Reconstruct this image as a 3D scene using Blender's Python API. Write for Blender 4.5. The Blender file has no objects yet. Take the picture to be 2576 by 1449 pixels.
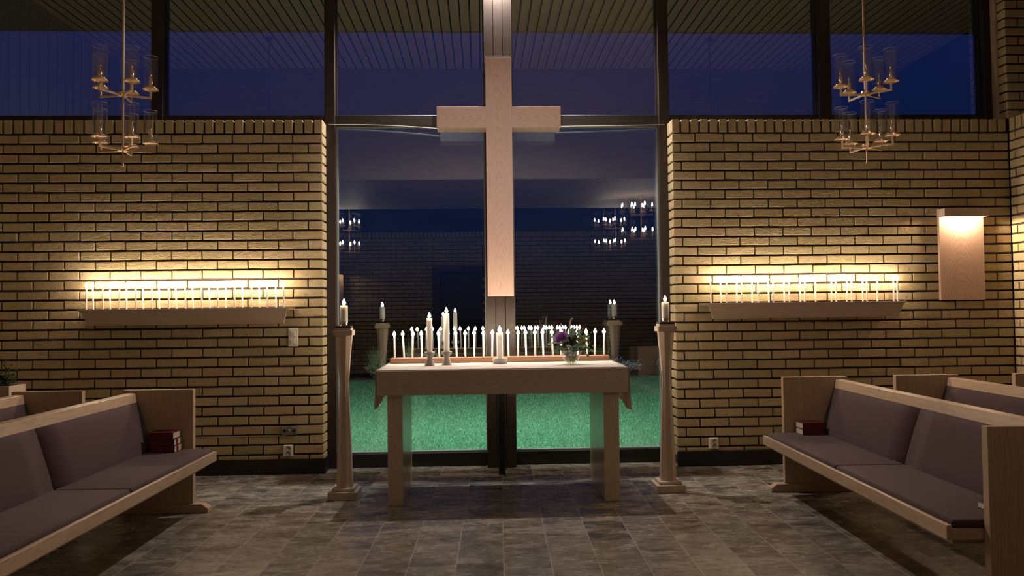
import bpy, bmesh, math, random
from mathutils import Vector, Matrix, noise

# ------------------------------------------------------------------ scene, camera, light
SC = bpy.context.scene
COL = SC.collection
PI = math.pi
rad = math.radians

cam_d = bpy.data.cameras.new('camera'); cam = bpy.data.objects.new('camera', cam_d); COL.objects.link(cam)
yaw, pitch, roll = 0.04065921502613792, 0.02869266566157437, -0.011520098873919192
f0 = Vector((math.sin(yaw), math.cos(yaw), 0)); r0 = Vector((math.cos(yaw), -math.sin(yaw), 0)); u0 = Vector((0, 0, 1))
fw = f0*math.cos(pitch) + u0*math.sin(pitch); up = u0*math.cos(pitch) - f0*math.sin(pitch)
rt = r0*math.cos(roll) + up*math.sin(roll); up2 = up*math.cos(roll) - r0*math.sin(roll)
M = Matrix(((rt.x, up2.x, -fw.x, 1.342144), (rt.y, up2.y, -fw.y, -6.597664), (rt.z, up2.z, -fw.z, 1.358507), (0, 0, 0, 1)))
cam.matrix_world = M
cam_d.sensor_width = 36.0; cam_d.lens = 1935.0/2576*36; cam_d.clip_start = 0.05; cam_d.clip_end = 400
SC.camera = cam
SC.view_settings.view_transform = 'Standard'; SC.view_settings.look = 'None'
SC.view_settings.gamma = 1.0; SC.view_settings.use_curve_mapping = False
SC.view_settings.exposure = 0.0

FLAME_E = 180.0        # candle flames
BULB_E = 165.0        # lit bulbs of the chandeliers further back in the room
EAVE_W = 540.0          # outdoor light strip below the eave
LAMP_E = 3200.0; SPOT_W = 330.0; ALTAR_W = 185.0         # little lamp under the sconce's canopy; then the two added spotlights

world = bpy.data.worlds.new('dusk_sky'); SC.world = world; world.use_nodes = True
wn = world.node_tree.nodes; wl = world.node_tree.links
for n in list(wn): wn.remove(n)
wo = wn.new('ShaderNodeOutputWorld'); wb = wn.new('ShaderNodeBackground'); wc = wn.new('ShaderNodeTexCoord')
ws = wn.new('ShaderNodeSeparateXYZ'); wr = wn.new('ShaderNodeValToRGB')
wl.new(wc.outputs['Generated'], ws.inputs[0]); wl.new(ws.outputs['Z'], wr.inputs[0]); wl.new(wr.outputs[0], wb.inputs[0]); wl.new(wb.outputs[0], wo.inputs[0])
el = wr.color_ramp.elements
el[0].position = 0.0; el[0].color = (0.0025, 0.003, 0.009, 1)
el[1].position = 1.0; el[1].color = (0.010, 0.019, 0.095, 1)
for p_, c_ in ((0.03, (0.003, 0.0045, 0.016, 1)), (0.09, (0.0035, 0.009, 0.036, 1)), (0.17, (0.004, 0.0105, 0.053, 1)), (0.3, (0.005, 0.012, 0.066, 1))):
    e_ = el.new(p_); e_.color = c_
wb.inputs[1].default_value = 1.0

# ------------------------------------------------------------------ helpers
def tag(o, label=None, cat=None, group=None, kind=None):
    if label: o['label'] = label
    if cat: o['category'] = cat
    if group: o['group'] = group
    if kind: o['kind'] = kind
    return o

def obj(name, bm, mats, parent=None, smooth=False, loc=None):
    me = bpy.data.meshes.new(name)
    if smooth:
        for f in bm.faces: f.smooth = True
    bm.normal_update(); bm.to_mesh(me); bm.free()
    for m in (mats if isinstance(mats, (list, tuple)) else [mats]): me.materials.append(m)
    if smooth == 'auto':
        try: me.set_sharp_from_angle(angle=rad(35))
        except Exception: pass
    o = bpy.data.objects.new(name, me); COL.objects.link(o)
    if parent: o.parent = parent
    if loc: o.location = loc
    return o

def thing(name, label, cat, loc=(0, 0, 0), rotz=0, group=None, kind=None):
    o = bpy.data.objects.new(name, None); COL.objects.link(o)
    o.location = loc; o.rotation_euler = (0, 0, rotz); o.empty_display_size = .05
    return tag(o, label, cat, group, kind)

def copy_tree(o, parent=None):
    c = o.copy(); COL.objects.link(c); c.parent = parent
    for ch in list(o.children): copy_tree(ch, c)
    return c

def BM(): return bmesh.new()

def box(bm, x0, x1, y0, y1, z0, z1, bev=0.0, seg=1, M=None, mi=0):
    if x0 > x1: x0, x1 = x1, x0
    if y0 > y1: y0, y1 = y1, y0
    vs = [bm.verts.new((x, y, z)) for x in (x0, x1) for y in (y0, y1) for z in (z0, z1)]
    idx = [(0, 1, 3, 2), (4, 6, 7, 5), (0, 4, 5, 1), (2, 3, 7, 6), (0, 2, 6, 4), (1, 5, 7, 3)]
    fs = [bm.faces.new([vs[i] for i in q]) for q in idx]
    for f in fs: f.material_index = mi
    nv = list(vs)
    if bev > 0:
        es = list({e for f in fs for e in f.edges})
        r = bmesh.ops.bevel(bm, geom=es, offset=bev, segments=seg, profile=0.5, affect='EDGES', clamp_overlap=True)
        for f in r['faces']: f.material_index = mi
        nv = list({v for f in r['faces'] for v in f.verts})
    if M is not None:
        for v in nv: v.co = M @ v.co
    return nv

def lathe(bm, prof, cx=0, cy=0, n=24, cap0=True, cap1=True, M=None, mi=0):
    rings = []
    for r, z in prof:
        ring = [bm.verts.new((cx + r*math.cos(2*PI*i/n), cy + r*math.sin(2*PI*i/n), z)) for i in range(n)]
        rings.append(ring)
    for a, b in zip(rings, rings[1:]):
        for i in range(n):
            f = bm.faces.new((a[i], a[(i+1) % n], b[(i+1) % n], b[i])); f.material_index = mi
    if cap0: bm.faces.new(list(reversed(rings[0]))).material_index = mi
    if cap1: bm.faces.new(rings[-1]).material_index = mi
    if M is not None:
        for ring in rings:
            for v in ring: v.co = M @ v.co

def tube(bm, pts, r, n=8, mi=0):
    pts = [Vector(p) for p in pts]; rings = []
    rr = r if isinstance(r, (list, tuple)) else [r]*len(pts)
    for i, p in enumerate(pts):
        d = (pts[min(i+1, len(pts)-1)] - pts[max(i-1, 0)]).normalized()
        a = Vector((0, 0, 1)) if abs(d.z) < .9 else Vector((1, 0, 0))
        s = d.cross(a).normalized(); t = s.cross(d).normalized()
        rings.append([bm.verts.new(p + (s*math.cos(2*PI*k/n) + t*math.sin(2*PI*k/n))*rr[i]) for k in range(n)])
    for a, b in zip(rings, rings[1:]):
        for k in range(n):
            bm.faces.new((a[k], b[k], b[(k+1) % n], a[(k+1) % n])).material_index = mi
    bm.faces.new(rings[0]).material_index = mi; bm.faces.new(list(reversed(rings[-1]))).material_index = mi

def prism(bm, poly, a, b, axis='Y', mi=0, bev=0):
    def P(u, v, w):
        return {'Y': (u, w, v), 'X': (w, u, v), 'Z': (u, v, w)}[axis]
    A = [bm.verts.new(P(u, v, a)) for u, v in poly]; B = [bm.verts.new(P(u, v, b)) for u, v in poly]
    fs = [bm.faces.new(A), bm.faces.new(list(reversed(B)))]
    n = len(poly)
    for i in range(n): fs.append(bm.faces.new((A[i], B[i], B[(i+1) % n], A[(i+1) % n])))
    for f in fs: f.material_index = mi
    bmesh.ops.recalc_face_normals(bm, faces=fs)
    if bev:
        es = list({e for f in fs for e in f.edges})
        bmesh.ops.bevel(bm, geom=es, offset=bev, segments=1, affect='EDGES', clamp_overlap=True)

# ------------------------------------------------------------------ materials
class NT:
    def __init__(s, name):
        s.m = bpy.data.materials.new(name); s.m.use_nodes = True
        s.n = s.m.node_tree.nodes; s.l = s.m.node_tree.links
        s.out = s.n['Material Output']; s.b = s.n['Principled BSDF']
    def add(s, t, **kw):
        n = s.n.new('ShaderNode' + t)
        for k, v in kw.items(): setattr(n, k, v)
        return n
    def set(s, sock, v):
        if hasattr(v, 'is_linked') or isinstance(v, bpy.types.NodeSocket): s.l.new(v, sock)
        else: sock.default_value = v
    def math(s, op, a, b=0.0, c=None, clamp=False):
        n = s.add('Math', operation=op, use_clamp=clamp); s.set(n.inputs[0], a); s.set(n.inputs[1], b)
        if c is not None: s.set(n.inputs[2], c)
        return n.outputs[0]
    def coord(s, which='Object', scale=(1, 1, 1), loc=(0, 0, 0)):
        c = s.add('TexCoord'); mp = s.add('Mapping'); mp.inputs['Scale'].default_value = scale; mp.inputs['Location'].default_value = loc
        s.l.new(c.outputs[which], mp.inputs[0]); return mp.outputs[0]
    def noise(s, vec, scale, detail=3, rough=.5, dist=0, dim='3D'):
        n = s.add('TexNoise', noise_dimensions=dim); s.l.new(vec, n.inputs['Vector'])
        n.inputs['Scale'].default_value = scale; n.inputs['Detail'].default_value = detail; n.inputs['Roughness'].default_value = rough; n.inputs['Distortion'].default_value = dist
        return n.outputs[0]
    def ramp(s, fac, stops, interp='LINEAR'):
        n = s.add('ValToRGB'); s.l.new(fac, n.inputs[0]); e = n.color_ramp.elements; n.color_ramp.interpolation = interp
        e[0].position, e[0].color = stops[0][0], (*stops[0][1], 1); e[1].position, e[1].color = stops[-1][0], (*stops[-1][1], 1)
        for p, c in stops[1:-1]:
            q = e.new(p); q.color = (*c, 1)
        return n.outputs[0]
    def mix(s, fac, a, b, mode='MIX'):
        n = s.add('Mix', data_type='RGBA', blend_type=mode); s.set(n.inputs[0], fac)
        for k, v in ((6, a), (7, b)):
            if isinstance(v, tuple): n.inputs[k].default_value = (*v, 1)
            else: s.l.new(v, n.inputs[k])
        return n.outputs[2]
    def bump(s, h, dist=.002, strength=1.0):
        n = s.add('Bump'); s.l.new(h, n.inputs['Height']); n.inputs['Distance'].default_value = dist; n.inputs['Strength'].default_value = strength
        s.l.new(n.outputs[0], s.b.inputs['Normal'])
    def fin(s, col=None, rough=.5, metal=0, spec=None):
        if col is not None:
            if isinstance(col, tuple): s.b.inputs['Base Color'].default_value = (*col, 1)
            else: s.l.new(col, s.b.inputs['Base Color'])
        s.set(s.b.inputs['Roughness'], rough); s.b.inputs['Metallic'].default_value = metal
        if spec is not None: s.b.inputs['Specular IOR Level'].default_value = spec
        return s.m

def plain(name, col, rough=.5, metal=0, spec=None, var=.12, nscale=30):
    t = NT(name); v = t.coord(); n = t.noise(v, nscale, 2)
    c = t.mix(n, tuple(x*(1-var) for x in col), tuple(min(1, x*(1+var)) for x in col))
    return t.fin(c, rough, metal, spec)

def wood(name, axis, light=(.60, .44, .32), dark=(.40, .27, .19), center=(0, 0, 0), arch=0.0, rough=.45, fine=1.0, wob=1.0, afreq=13.0):
    """oak: fine stretched pores plus broad growth figure; arch > 0 gives nested cathedral arches along the board"""
    t = NT(name); k = 'XYZ'.index(axis)
    sc = [34.0*fine]*3; sc[k] = 1.6
    v = t.coord('Object', tuple(sc)); pores = t.noise(v, 2.6, 4, .65)
    sc2 = [7.0]*3; sc2[k] = 1.1
    v2 = t.coord('Object', tuple(sc2)); broad = t.noise(v2, 1.0, 3, .55)
    v3 = t.coord('Object', (1, 1, 1), tuple(-c for c in center))
    sp = t.add('SeparateXYZ'); t.l.new(v3, sp.inputs[0])
    along = sp.outputs[k]; cr = [i for i in range(3) if i != k]
    across = sp.outputs[cr[0]] if axis != 'X' else sp.outputs[2]
    if arch > 0:
        q = t.math('MULTIPLY', across, across)
        q = t.math('MULTIPLY', q, arch)
        g = t.math('ADD', along, q)
        g = t.math('MULTIPLY_ADD', broad, .22*wob, g)
        g = t.math('MULTIPLY', g, afreq)
    else:
        g = t.math('MULTIPLY_ADD', broad, 9.0*wob, t.math('MULTIPLY', across, 60.0))
    s_ = t.math('FRACT', g)
    band = t.math('POWER', s_, 2.5)
    f = t.math('ADD', t.math('MULTIPLY', band, .38), t.math('MULTIPLY', pores, .75), clamp=True)
    c = t.ramp(f, ((.15, light), (.55, tuple((a*.62+b*.38) for a, b in zip(light, dark))), (1.0, dark)))
    t.bump(pores, .0006, .5)
    return t.fin(c, rough, 0, .35)

OAK = dict(light=(.56, .435, .34), dark=(.36, .265, .20))
M_oakX = wood('oak_grain_x', 'X', **OAK); M_oakY = wood('oak_grain_y', 'Y', **OAK); M_oakZ = wood('oak_grain_z', 'Z', **OAK)
PEW = dict(light=(.50, .355, .235), dark=(.34, .23, .145))
M_pewY = wood('pew_wood_length', 'Y', rough=.32, **PEW); M_pewZ = wood('pew_wood_upright', 'Z', rough=.36, **PEW); M_pewX = wood('pew_wood_foot', 'X', rough=.36, **PEW)
M_leg = wood('table_leg_wood', 'Z', rough=.24, light=(.62, .50, .375), dark=(.44, .35, .25))
M_crossV = wood('cross_wood_upright', 'Z', light=(.53, .375, .315), dark=(.36, .235, .19), center=(1.512, 0, 1.2), arch=44.0, rough=.5, wob=2.6, afreq=11.0)
M_crossH = wood('cross_wood_arms', 'X', light=(.53, .375, .315), dark=(.36, .235, .19), center=(1.512, 0, 3.0), arch=40.0, rough=.5)
M_apron = wood('table_wood_front', 'X', light=(.57, .475, .39), dark=(.40, .32, .25), center=(1.9, 0, .86), arch=75.0, afreq=8.0, wob=2.5, rough=.45)
M_lamp = wood('sconce_wood', 'Z', light=(.60, .42, .33), dark=(.36, .24, .18), center=(5.56, 0, 1.2), arch=14.0, afreq=16.0)
M_board = wood('candle_board_wood', 'X', light=(.42, .23, .14), dark=(.22, .10, .06), rough=.5)
M_fascia = wood('fascia_wood', 'X', light=(.46, .37, .29), dark=(.28, .21, .16), rough=.6, fine=.5)
M_mull = wood('dark_stained_frame', 'Z', light=(.034, .022, .016), dark=(.016, .010, .008), rough=.4)
M_black = plain('black_painted_metal', (.008, .008, .009), .4)
M_skirt = plain('black_skirting', (.006, .006, .007), .5)
M_frameK = plain('dark_window_frame', (.022, .014, .011), .45)
M_alu = plain('pale_frame_edge', (.25, .24, .22), .45, .3)
M_brass = plain('polished_brass', (.92, .68, .48), .26, 1.0)
M_rod = plain('satin_brass_rod', (.62, .42, .31), .42, .85)
M_steelg = plain('grey_metal', (.22, .22, .23), .4, .7)
M_white = plain('white_plastic', (.74, .68, .60), .35)
M_socket = plain('socket_well', (.30, .26, .21), .4)
M_hole = plain('dark_pin_hole', (.01, .01, .01), .6)
M_cable = plain('pale_cable', (.50, .45, .38), .5)
M_wick = plain('charred_wick', (.012, .010, .009), .9)
M_screen = plain('dark_recess', (.008, .010, .012), .6)
M_ceram = plain('stoneware_glaze', (.27, .245, .215), .38, 0, .5, .3, 60)
M_ceramW = plain('pale_stoneware', (.42, .40, .37), .45, 0, .5, .1, 60)
M_red = plain('dark_red_book_cloth', (.10, .006, .010), .5)
M_pages = NT('book_pages')
_v = M_pages.coord('Object', (2, 2, 900)); M_pages = M_pages.fin(M_pages.mix(M_pages.noise(_v, 1.0, 1), (.62, .55, .44), (.42, .36, .28)), .8)
M_ribbon = plain('red_ribbon', (.35, .02, .03), .4)

def emis(name, col, strength):
    t = NT(name); t.n.remove(t.b); e = t.add('Emission'); e.inputs[0].default_value = (*col, 1); e.inputs[1].default_value = strength
    t.l.new(e.outputs[0], t.out.inputs[0]); return t.m
M_flame = emis('candle_flame', (1.0, .79, .57), FLAME_E)
M_bulb_on = emis('lit_candle_bulb', (1.0, .84, .66), BULB_E)
M_sconce_bulb = emis('sconce_bulb', (1.0, .72, .48), LAMP_E)

def wax(name, col=(.80, .77, .72)):
    t = NT(name); v = t.coord(); n = t.noise(v, 40, 2)
    c = t.mix(n, tuple(x*.95 for x in col), col); t.fin(c, .45, 0, .4)
    t.b.inputs['Subsurface Weight'].default_value = .35; t.b.inputs['Subsurface Radius'].default_value = (1.0, .82, .66); t.b.inputs['Subsurface Scale'].default_value = .03
    return t.m
M_wax = wax('candle_wax')

def glass(name, tint, refl, fres=1.0, rough=0.0):
    """thin pane: tinted see-through plus mirror reflection"""
    t = NT(name); t.n.remove(t.b)
    tr = t.add('BsdfTransparent'); tr.inputs[0].default_value = (*tint, 1)
    gl = t.add('BsdfGlossy'); gl.inputs['Roughness'].default_value = rough; gl.inputs[0].default_value = (1, 1, 1, 1)
    lw = t.add('LayerWeight'); lw.inputs[0].default_value = .5
    f = t.math('MULTIPLY_ADD', t.math('POWER', lw.outputs['Facing'], 4.0), fres, refl, clamp=True)
    mx = t.add('MixShader'); t.l.new(f, mx.inputs[0]); t.l.new(tr.outputs[0], mx.inputs[1]); t.l.new(gl.outputs[0], mx.inputs[2])
    t.l.new(mx.outputs[0], t.out.inputs[0]); return t.m
M_pane = glass('window_glass', (.80, .93, .88), .17, .8)
M_paneU = glass('upper_window_glass', (.86, .90, .94), .19, .8)
M_pane2 = glass('second_sheet_glass', (1, 1, 1), .13, .4)
M_shade = glass('clear_shade_glass', (.93, .93, .94), .08, .9)
M_bulb_off = glass('clear_bulb_glass', (.92, .90, .88), .10, .9, .03)
M_vase = glass('vase_glass', (.90, .94, .92), .10, .9)
M_water = glass('water', (.78, .84, .80), .02, .5)

def brick_mat(name):
    t = NT(name)
    g = t.add('NewGeometry'); ri = g.outputs['Random Per Island']
    wn_ = t.add('TexWhiteNoise', noise_dimensions='1D'); t.l.new(ri, wn_.inputs['W'])
    base = t.ramp(ri, ((0, (.37, .305, .160)), (.2, (.47, .385, .215)), (.4, (.54, .43, .26)), (.6, (.40, .335, .180)), (.8, (.50, .39, .225)), (1, (.45, .345, .20))))
    v = t.coord('Object')
    m1 = t.noise(v, 34, 6, .66, .6); m2 = t.noise(v, 90, 3, .6)
    c = t.mix(t.math('MULTIPLY', t.math('SUBTRACT', m1, .42, clamp=True), 1.5, clamp=True), base, (.36, .26, .13))
    sp = t.ramp(t.noise(v, 38, 4, .7, .8), ((.0, (0, 0, 0)), (.60, (0, 0, 0)), (.68, (1, 1, 1))))
    c = t.mix(t.math('MULTIPLY', sp, .62), c, (.14, .085, .045))
    pink = t.math('MULTIPLY', t.math('GREATER_THAN', wn_.outputs[0], .9), .3)
    c = t.mix(pink, c, (.46, .29, .20))
    creases = t.noise(t.coord('Object', (1, 1, 2.2)), 11, 3, .6, 2.2)
    h = t.math('ADD', t.math('MULTIPLY', m2, .35), t.math('ADD', t.math('MULTIPLY', creases, 1.9), m1))
    t.bump(h, .0042, .85)
    return t.fin(c, .80, 0, .3)
M_brick = brick_mat('yellow_brick')
M_mortar = plain('raked_mortar', (.060, .042, .036), .95, 0, .1, .3, 60)

def floor_mat():
    t = NT('stone_floor_tiles'); W = .2545; Lr = .83
    c = t.add('TexCoord'); sp = t.add('SeparateXYZ'); t.l.new(c.outputs['Object'], sp.inputs[0]); X, Y = sp.outputs[0], sp.outputs[1]
    u = t.math('DIVIDE', t.math('SUBTRACT', t.math('ADD', X, t.math('MULTIPLY', t.math('SUBTRACT', .2, Y), .022)), 1.254), W)
    ci = t.math('FLOOR', u); fu = t.math('FRACT', u)
    wnz = t.add('TexWhiteNoise', noise_dimensions='1D'); t.l.new(ci, wnz.inputs['W'])
    v = t.math('ADD', t.math('DIVIDE', Y, Lr), t.math('MULTIPLY', wnz.outputs[0], 17.0))
    ri = t.math('FLOOR', v); fv = t.math('FRACT', v)
    cb = t.add('CombineXYZ'); t.l.new(ci, cb.inputs[0]); t.l.new(ri, cb.inputs[1])
    w2 = t.add('TexWhiteNoise', noise_dimensions='2D'); t.l.new(cb.outputs[0], w2.inputs['Vector'])
    rnd = w2.outputs[0]
    def edge(f, size): return t.math('MULTIPLY', t.math('SUBTRACT', .5, t.math('ABSOLUTE', t.math('SUBTRACT', f, .5))), size)
    e = t.math('MINIMUM', edge(fu, W), t.math('MULTIPLY', edge(fv, Lr), 2.0))
    joint = t.math('LESS_THAN', e, .0034)
    off = t.add('CombineXYZ'); t.l.new(t.math('MULTIPLY', rnd, 50.0), off.inputs[2])
    va = t.add('VectorMath', operation='ADD'); t.l.new(c.outputs['Object'], va.inputs[0]); t.l.new(off.outputs[0], va.inputs[1])
    mp = t.add('Mapping'); mp.inputs['Scale'].default_value = (.75, 2.0, 1); t.l.new(va.outputs[0], mp.inputs[0])
    big = t.noise(mp.outputs[0], 4.5, 5, .6, .7)
    mid = t.noise(mp.outputs[0], 17, 6, .68, 1.2)
    base = t.ramp(rnd, ((0, (.085, .068, .052)), (.3, (.165, .135, .106)), (.6, (.115, .102, .088)), (.8, (.19, .155, .12)), (1, (.125, .10, .074))))
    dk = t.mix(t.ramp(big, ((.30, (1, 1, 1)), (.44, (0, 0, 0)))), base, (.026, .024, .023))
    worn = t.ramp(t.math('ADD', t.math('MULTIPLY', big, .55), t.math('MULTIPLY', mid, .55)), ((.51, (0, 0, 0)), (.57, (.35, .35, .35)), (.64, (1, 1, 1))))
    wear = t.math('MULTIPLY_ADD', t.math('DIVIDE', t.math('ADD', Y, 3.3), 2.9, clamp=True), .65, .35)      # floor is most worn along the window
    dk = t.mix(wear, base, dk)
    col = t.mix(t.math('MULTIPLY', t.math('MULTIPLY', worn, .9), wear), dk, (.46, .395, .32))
    fl = t.noise(mp.outputs[0], 75, 3, .7)
    col = t.mix(t.math('MULTIPLY', t.math('SUBTRACT', fl, .45, clamp=True), 1.1), col, (.22, .19, .155))
    jc = t.mix(t.noise(c.outputs['Object'], 3.0, 1), (.12, .105, .09), (.52, .46, .38))
    col = t.mix(joint, col, jc)
    h = t.math('SUBTRACT', t.math('MULTIPLY', mid, .5), t.math('MULTIPLY', joint, .8))
    t.bump(h, .0022, .6)
    rg = t.math('MULTIPLY_ADD', mid, .24, t.math('MULTIPLY_ADD', rnd, .08, .10))
    return t.fin(col, rg, 0, .32)
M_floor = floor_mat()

def plank_mat(name, col, groove, pitch=.104, axis=0):
    t = NT(name); c = t.add('TexCoord'); sp = t.add('SeparateXYZ'); t.l.new(c.outputs['Object'], sp.inputs[0])
    f = t.math('FRACT', t.math('DIVIDE', sp.outputs[axis], pitch))
    g = t.math('LESS_THAN', f, .14)
    sc = [20, 20, 20]; sc[1 if axis == 0 else 2] = .8
    n = t.noise(t.coord('Object', tuple(sc)), 2.5, 4, .6)
    cc = t.mix(n, tuple(x*.75 for x in col), tuple(x*1.2 for x in col))
    cc = t.mix(g, cc, groove)
    t.bump(t.math('MULTIPLY', g, -1.0), .006, 1)
    return t.fin(cc, .6, 0, .3)
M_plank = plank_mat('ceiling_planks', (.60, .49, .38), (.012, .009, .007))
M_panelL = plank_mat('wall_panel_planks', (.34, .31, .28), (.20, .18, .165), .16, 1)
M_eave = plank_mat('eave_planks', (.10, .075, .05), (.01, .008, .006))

def fabric(name, col):
    t = NT(name); v = t.coord('Object')
    a = t.noise(t.coord('Object', (1, 1, .12)), 420, 2, .6); b = t.noise(t.coord('Object', (.15, .15, 1)), 420, 2, .6); m = t.noise(v, 4, 3)
    f = t.math('MULTIPLY', t.math('ADD', a, b), .5)
    c = t.mix(f, tuple(x*.6 for x in col), tuple(x*1.5 for x in col))
    c = t.mix(t.math('MULTIPLY', m, .3), c, tuple(x*.7 for x in col))
    t.bump(f, .0012, .7); t.fin(c, .85, 0, .2)
    t.b.inputs['Sheen Weight'].default_value = .15
    return t.m
M_cush = fabric('aubergine_wool', (.066, .034, .036))
M_linen = fabric('white_linen', (.74, .69, .65))
def _linen():
    n = M_linen.node_tree.nodes; l = M_linen.node_tree.links; b = n['Principled BSDF']; t = n.new('ShaderNodeBsdfTranslucent'); t.inputs[0].default_value = (.72, .62, .55, 1)
    m = n.new('ShaderNodeMixShader'); m.inputs[0].default_value = .35; l.new(b.outputs[0], m.inputs[1]); l.new(t.outputs[0], m.inputs[2]); l.new(m.outputs[0], n['Material Output'].inputs[0])
_linen()

def grass_mat(name, a, b):
    t = NT(name); g = t.add('NewGeometry')
    c = t.ramp(g.outputs['Random Per Island'], ((0, a), (1, b)))
    return t.fin(c, .6, 0, .25)
M_grass = grass_mat('grass_blades', (.075, .23, .105), (.13, .32, .165))
M_soil = plain('lawn_ground', (.03, .085, .045), .95, 0, .1, .4, 12)
M_field = plain('dark_field', (.012, .016, .010), .95, 0, .05, .3, .5)
M_pl1 = grass_mat('silver_foliage', (.34, .42, .42), (.60, .70, .70))
M_pl2 = grass_mat('olive_foliage', (.12, .16, .07), (.28, .31, .15))
M_pl3 = grass_mat('dry_foliage', (.26, .24, .23), (.52, .49, .48))
M_leaf = grass_mat('eucalyptus_leaf', (.07, .15, .09), (.16, .26, .15))
M_leafd = grass_mat('dark_leaf', (.018, .045, .022), (.06, .10, .05))
M_brack = grass_mat('dark_brown_blossom', (.035, .022, .018), (.12, .08, .055))
M_berry = grass_mat('green_berries', (.16, .22, .07), (.30, .34, .12))
M_purple = grass_mat('purple_petals', (.30, .12, .36), (.56, .32, .64))
M_plume = grass_mat('pink_plume', (.50, .30, .24), (.70, .48, .40))
M_burg = grass_mat('burgundy_foliage', (.10, .012, .03), (.24, .03, .05))

# ------------------------------------------------------------------ brick walls
rng = random.Random(7)
P0 = .0825; BL = .254; JT = .0115; JV = .0165; ZT = 2.8845           # course height, brick + joint, joint width, joint under the top row

def brick(bm, P, u0, u1, z0, z1, d0, d1, hi):
    """one brick; P maps (u, depth, z) to the room"""
    j = .0018
    z0 += rng.uniform(-j, j)*.5; z1 += rng.uniform(-j, j)*.6; d0 += rng.uniform(-.0022, .0022)
    tilt = rng.uniform(-.0016, .0016)
    if not hi:
        vs = [bm.verts.new(P(u, d, z)) for u in (u0, u1) for d in (d0, d1) for z in (z0, z1)]
        for q in ((0, 1, 3, 2), (4, 6, 7, 5), (0, 4, 5, 1), (2, 3, 7, 6), (0, 2, 6, 4), (1, 5, 7, 3)): bm.faces.new([vs[i] for i in q])
        return
    lu = u1-u0; ld = d1-d0
    us = [0, .0042/lu] + [k/5 for k in range(1, 5)] + [1-.0042/lu, 1] if lu > .08 else [0, .0042/lu, .5, 1-.0042/lu, 1]
    ds = [0, .0042/ld, 1] if ld < .06 else [0, .0042/ld, .33, .66, 1-.0042/ld, 1]
    lz = z1-z0
    zs = [0, .0042/lz, .5, 1-.0042/lz, 1] if lz < .09 else [0, .0042/lz, .33, .66, 1-.0042/lz, 1]
    nu, nd, nz = len(us)-1, len(ds)-1, len(zs)-1
    V = {}
    def gv(i, k, l):
        key = (i, k, l)
        if key not in V:
            on = (i in (0, nu)) + (k == 0 or (k == nd and ld > .06)) + (l in (0, nz))
            u = u0+us[i]*lu; d = d0+ds[k]*ld; z = z0+zs[l]*lz + tilt*(us[i]-.5)*2
            if on >= 2:
                s = .0015 + .0014*noise.noise(Vector((u*31, z*31, d*31+u0*7)))
                if i == 0: u += s
                if i == nu: u -= s
                if k == 0: d += s
                if k == nd and ld > .06: d -= s
                if l == 0: z += s
                if l == nz: z -= s
            n = noise.noise_vector(Vector((u*16+z0*5, z*16, d*16+u0*3)))
            V[key] = bm.verts.new(P(u+n.x*.0013, d+n.y*.0013, z+n.z*.0013))
        return V[key]
    for i in range(nu):
        for l in range(nz):
            bm.faces.new((gv(i, 0, l), gv(i+1, 0, l), gv(i+1, 0, l+1), gv(i, 0, l+1)))
            if ld > .06: bm.faces.new((gv(i, nd, l), gv(i, nd, l+1), gv(i+1, nd, l+1), gv(i+1, nd, l)))
    for k in range(nd):
        for l in range(nz):
            bm.faces.new((gv(0, k, l), gv(0, k, l+1), gv(0, k+1, l+1), gv(0, k+1, l)))
            bm.faces.new((gv(nu, k, l), gv(nu, k+1, l), gv(nu, k+1, l+1), gv(nu, k, l+1)))
        for i in range(nu):
            bm.faces.new((gv(i, k, 0), gv(i, k+1, 0), gv(i+1, k+1, 0), gv(i+1, k, 0)))
            bm.faces.new((gv(i, k, nz), gv(i+1, k, nz), gv(i+1, k+1, nz), gv(i, k+1, nz)))

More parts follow.
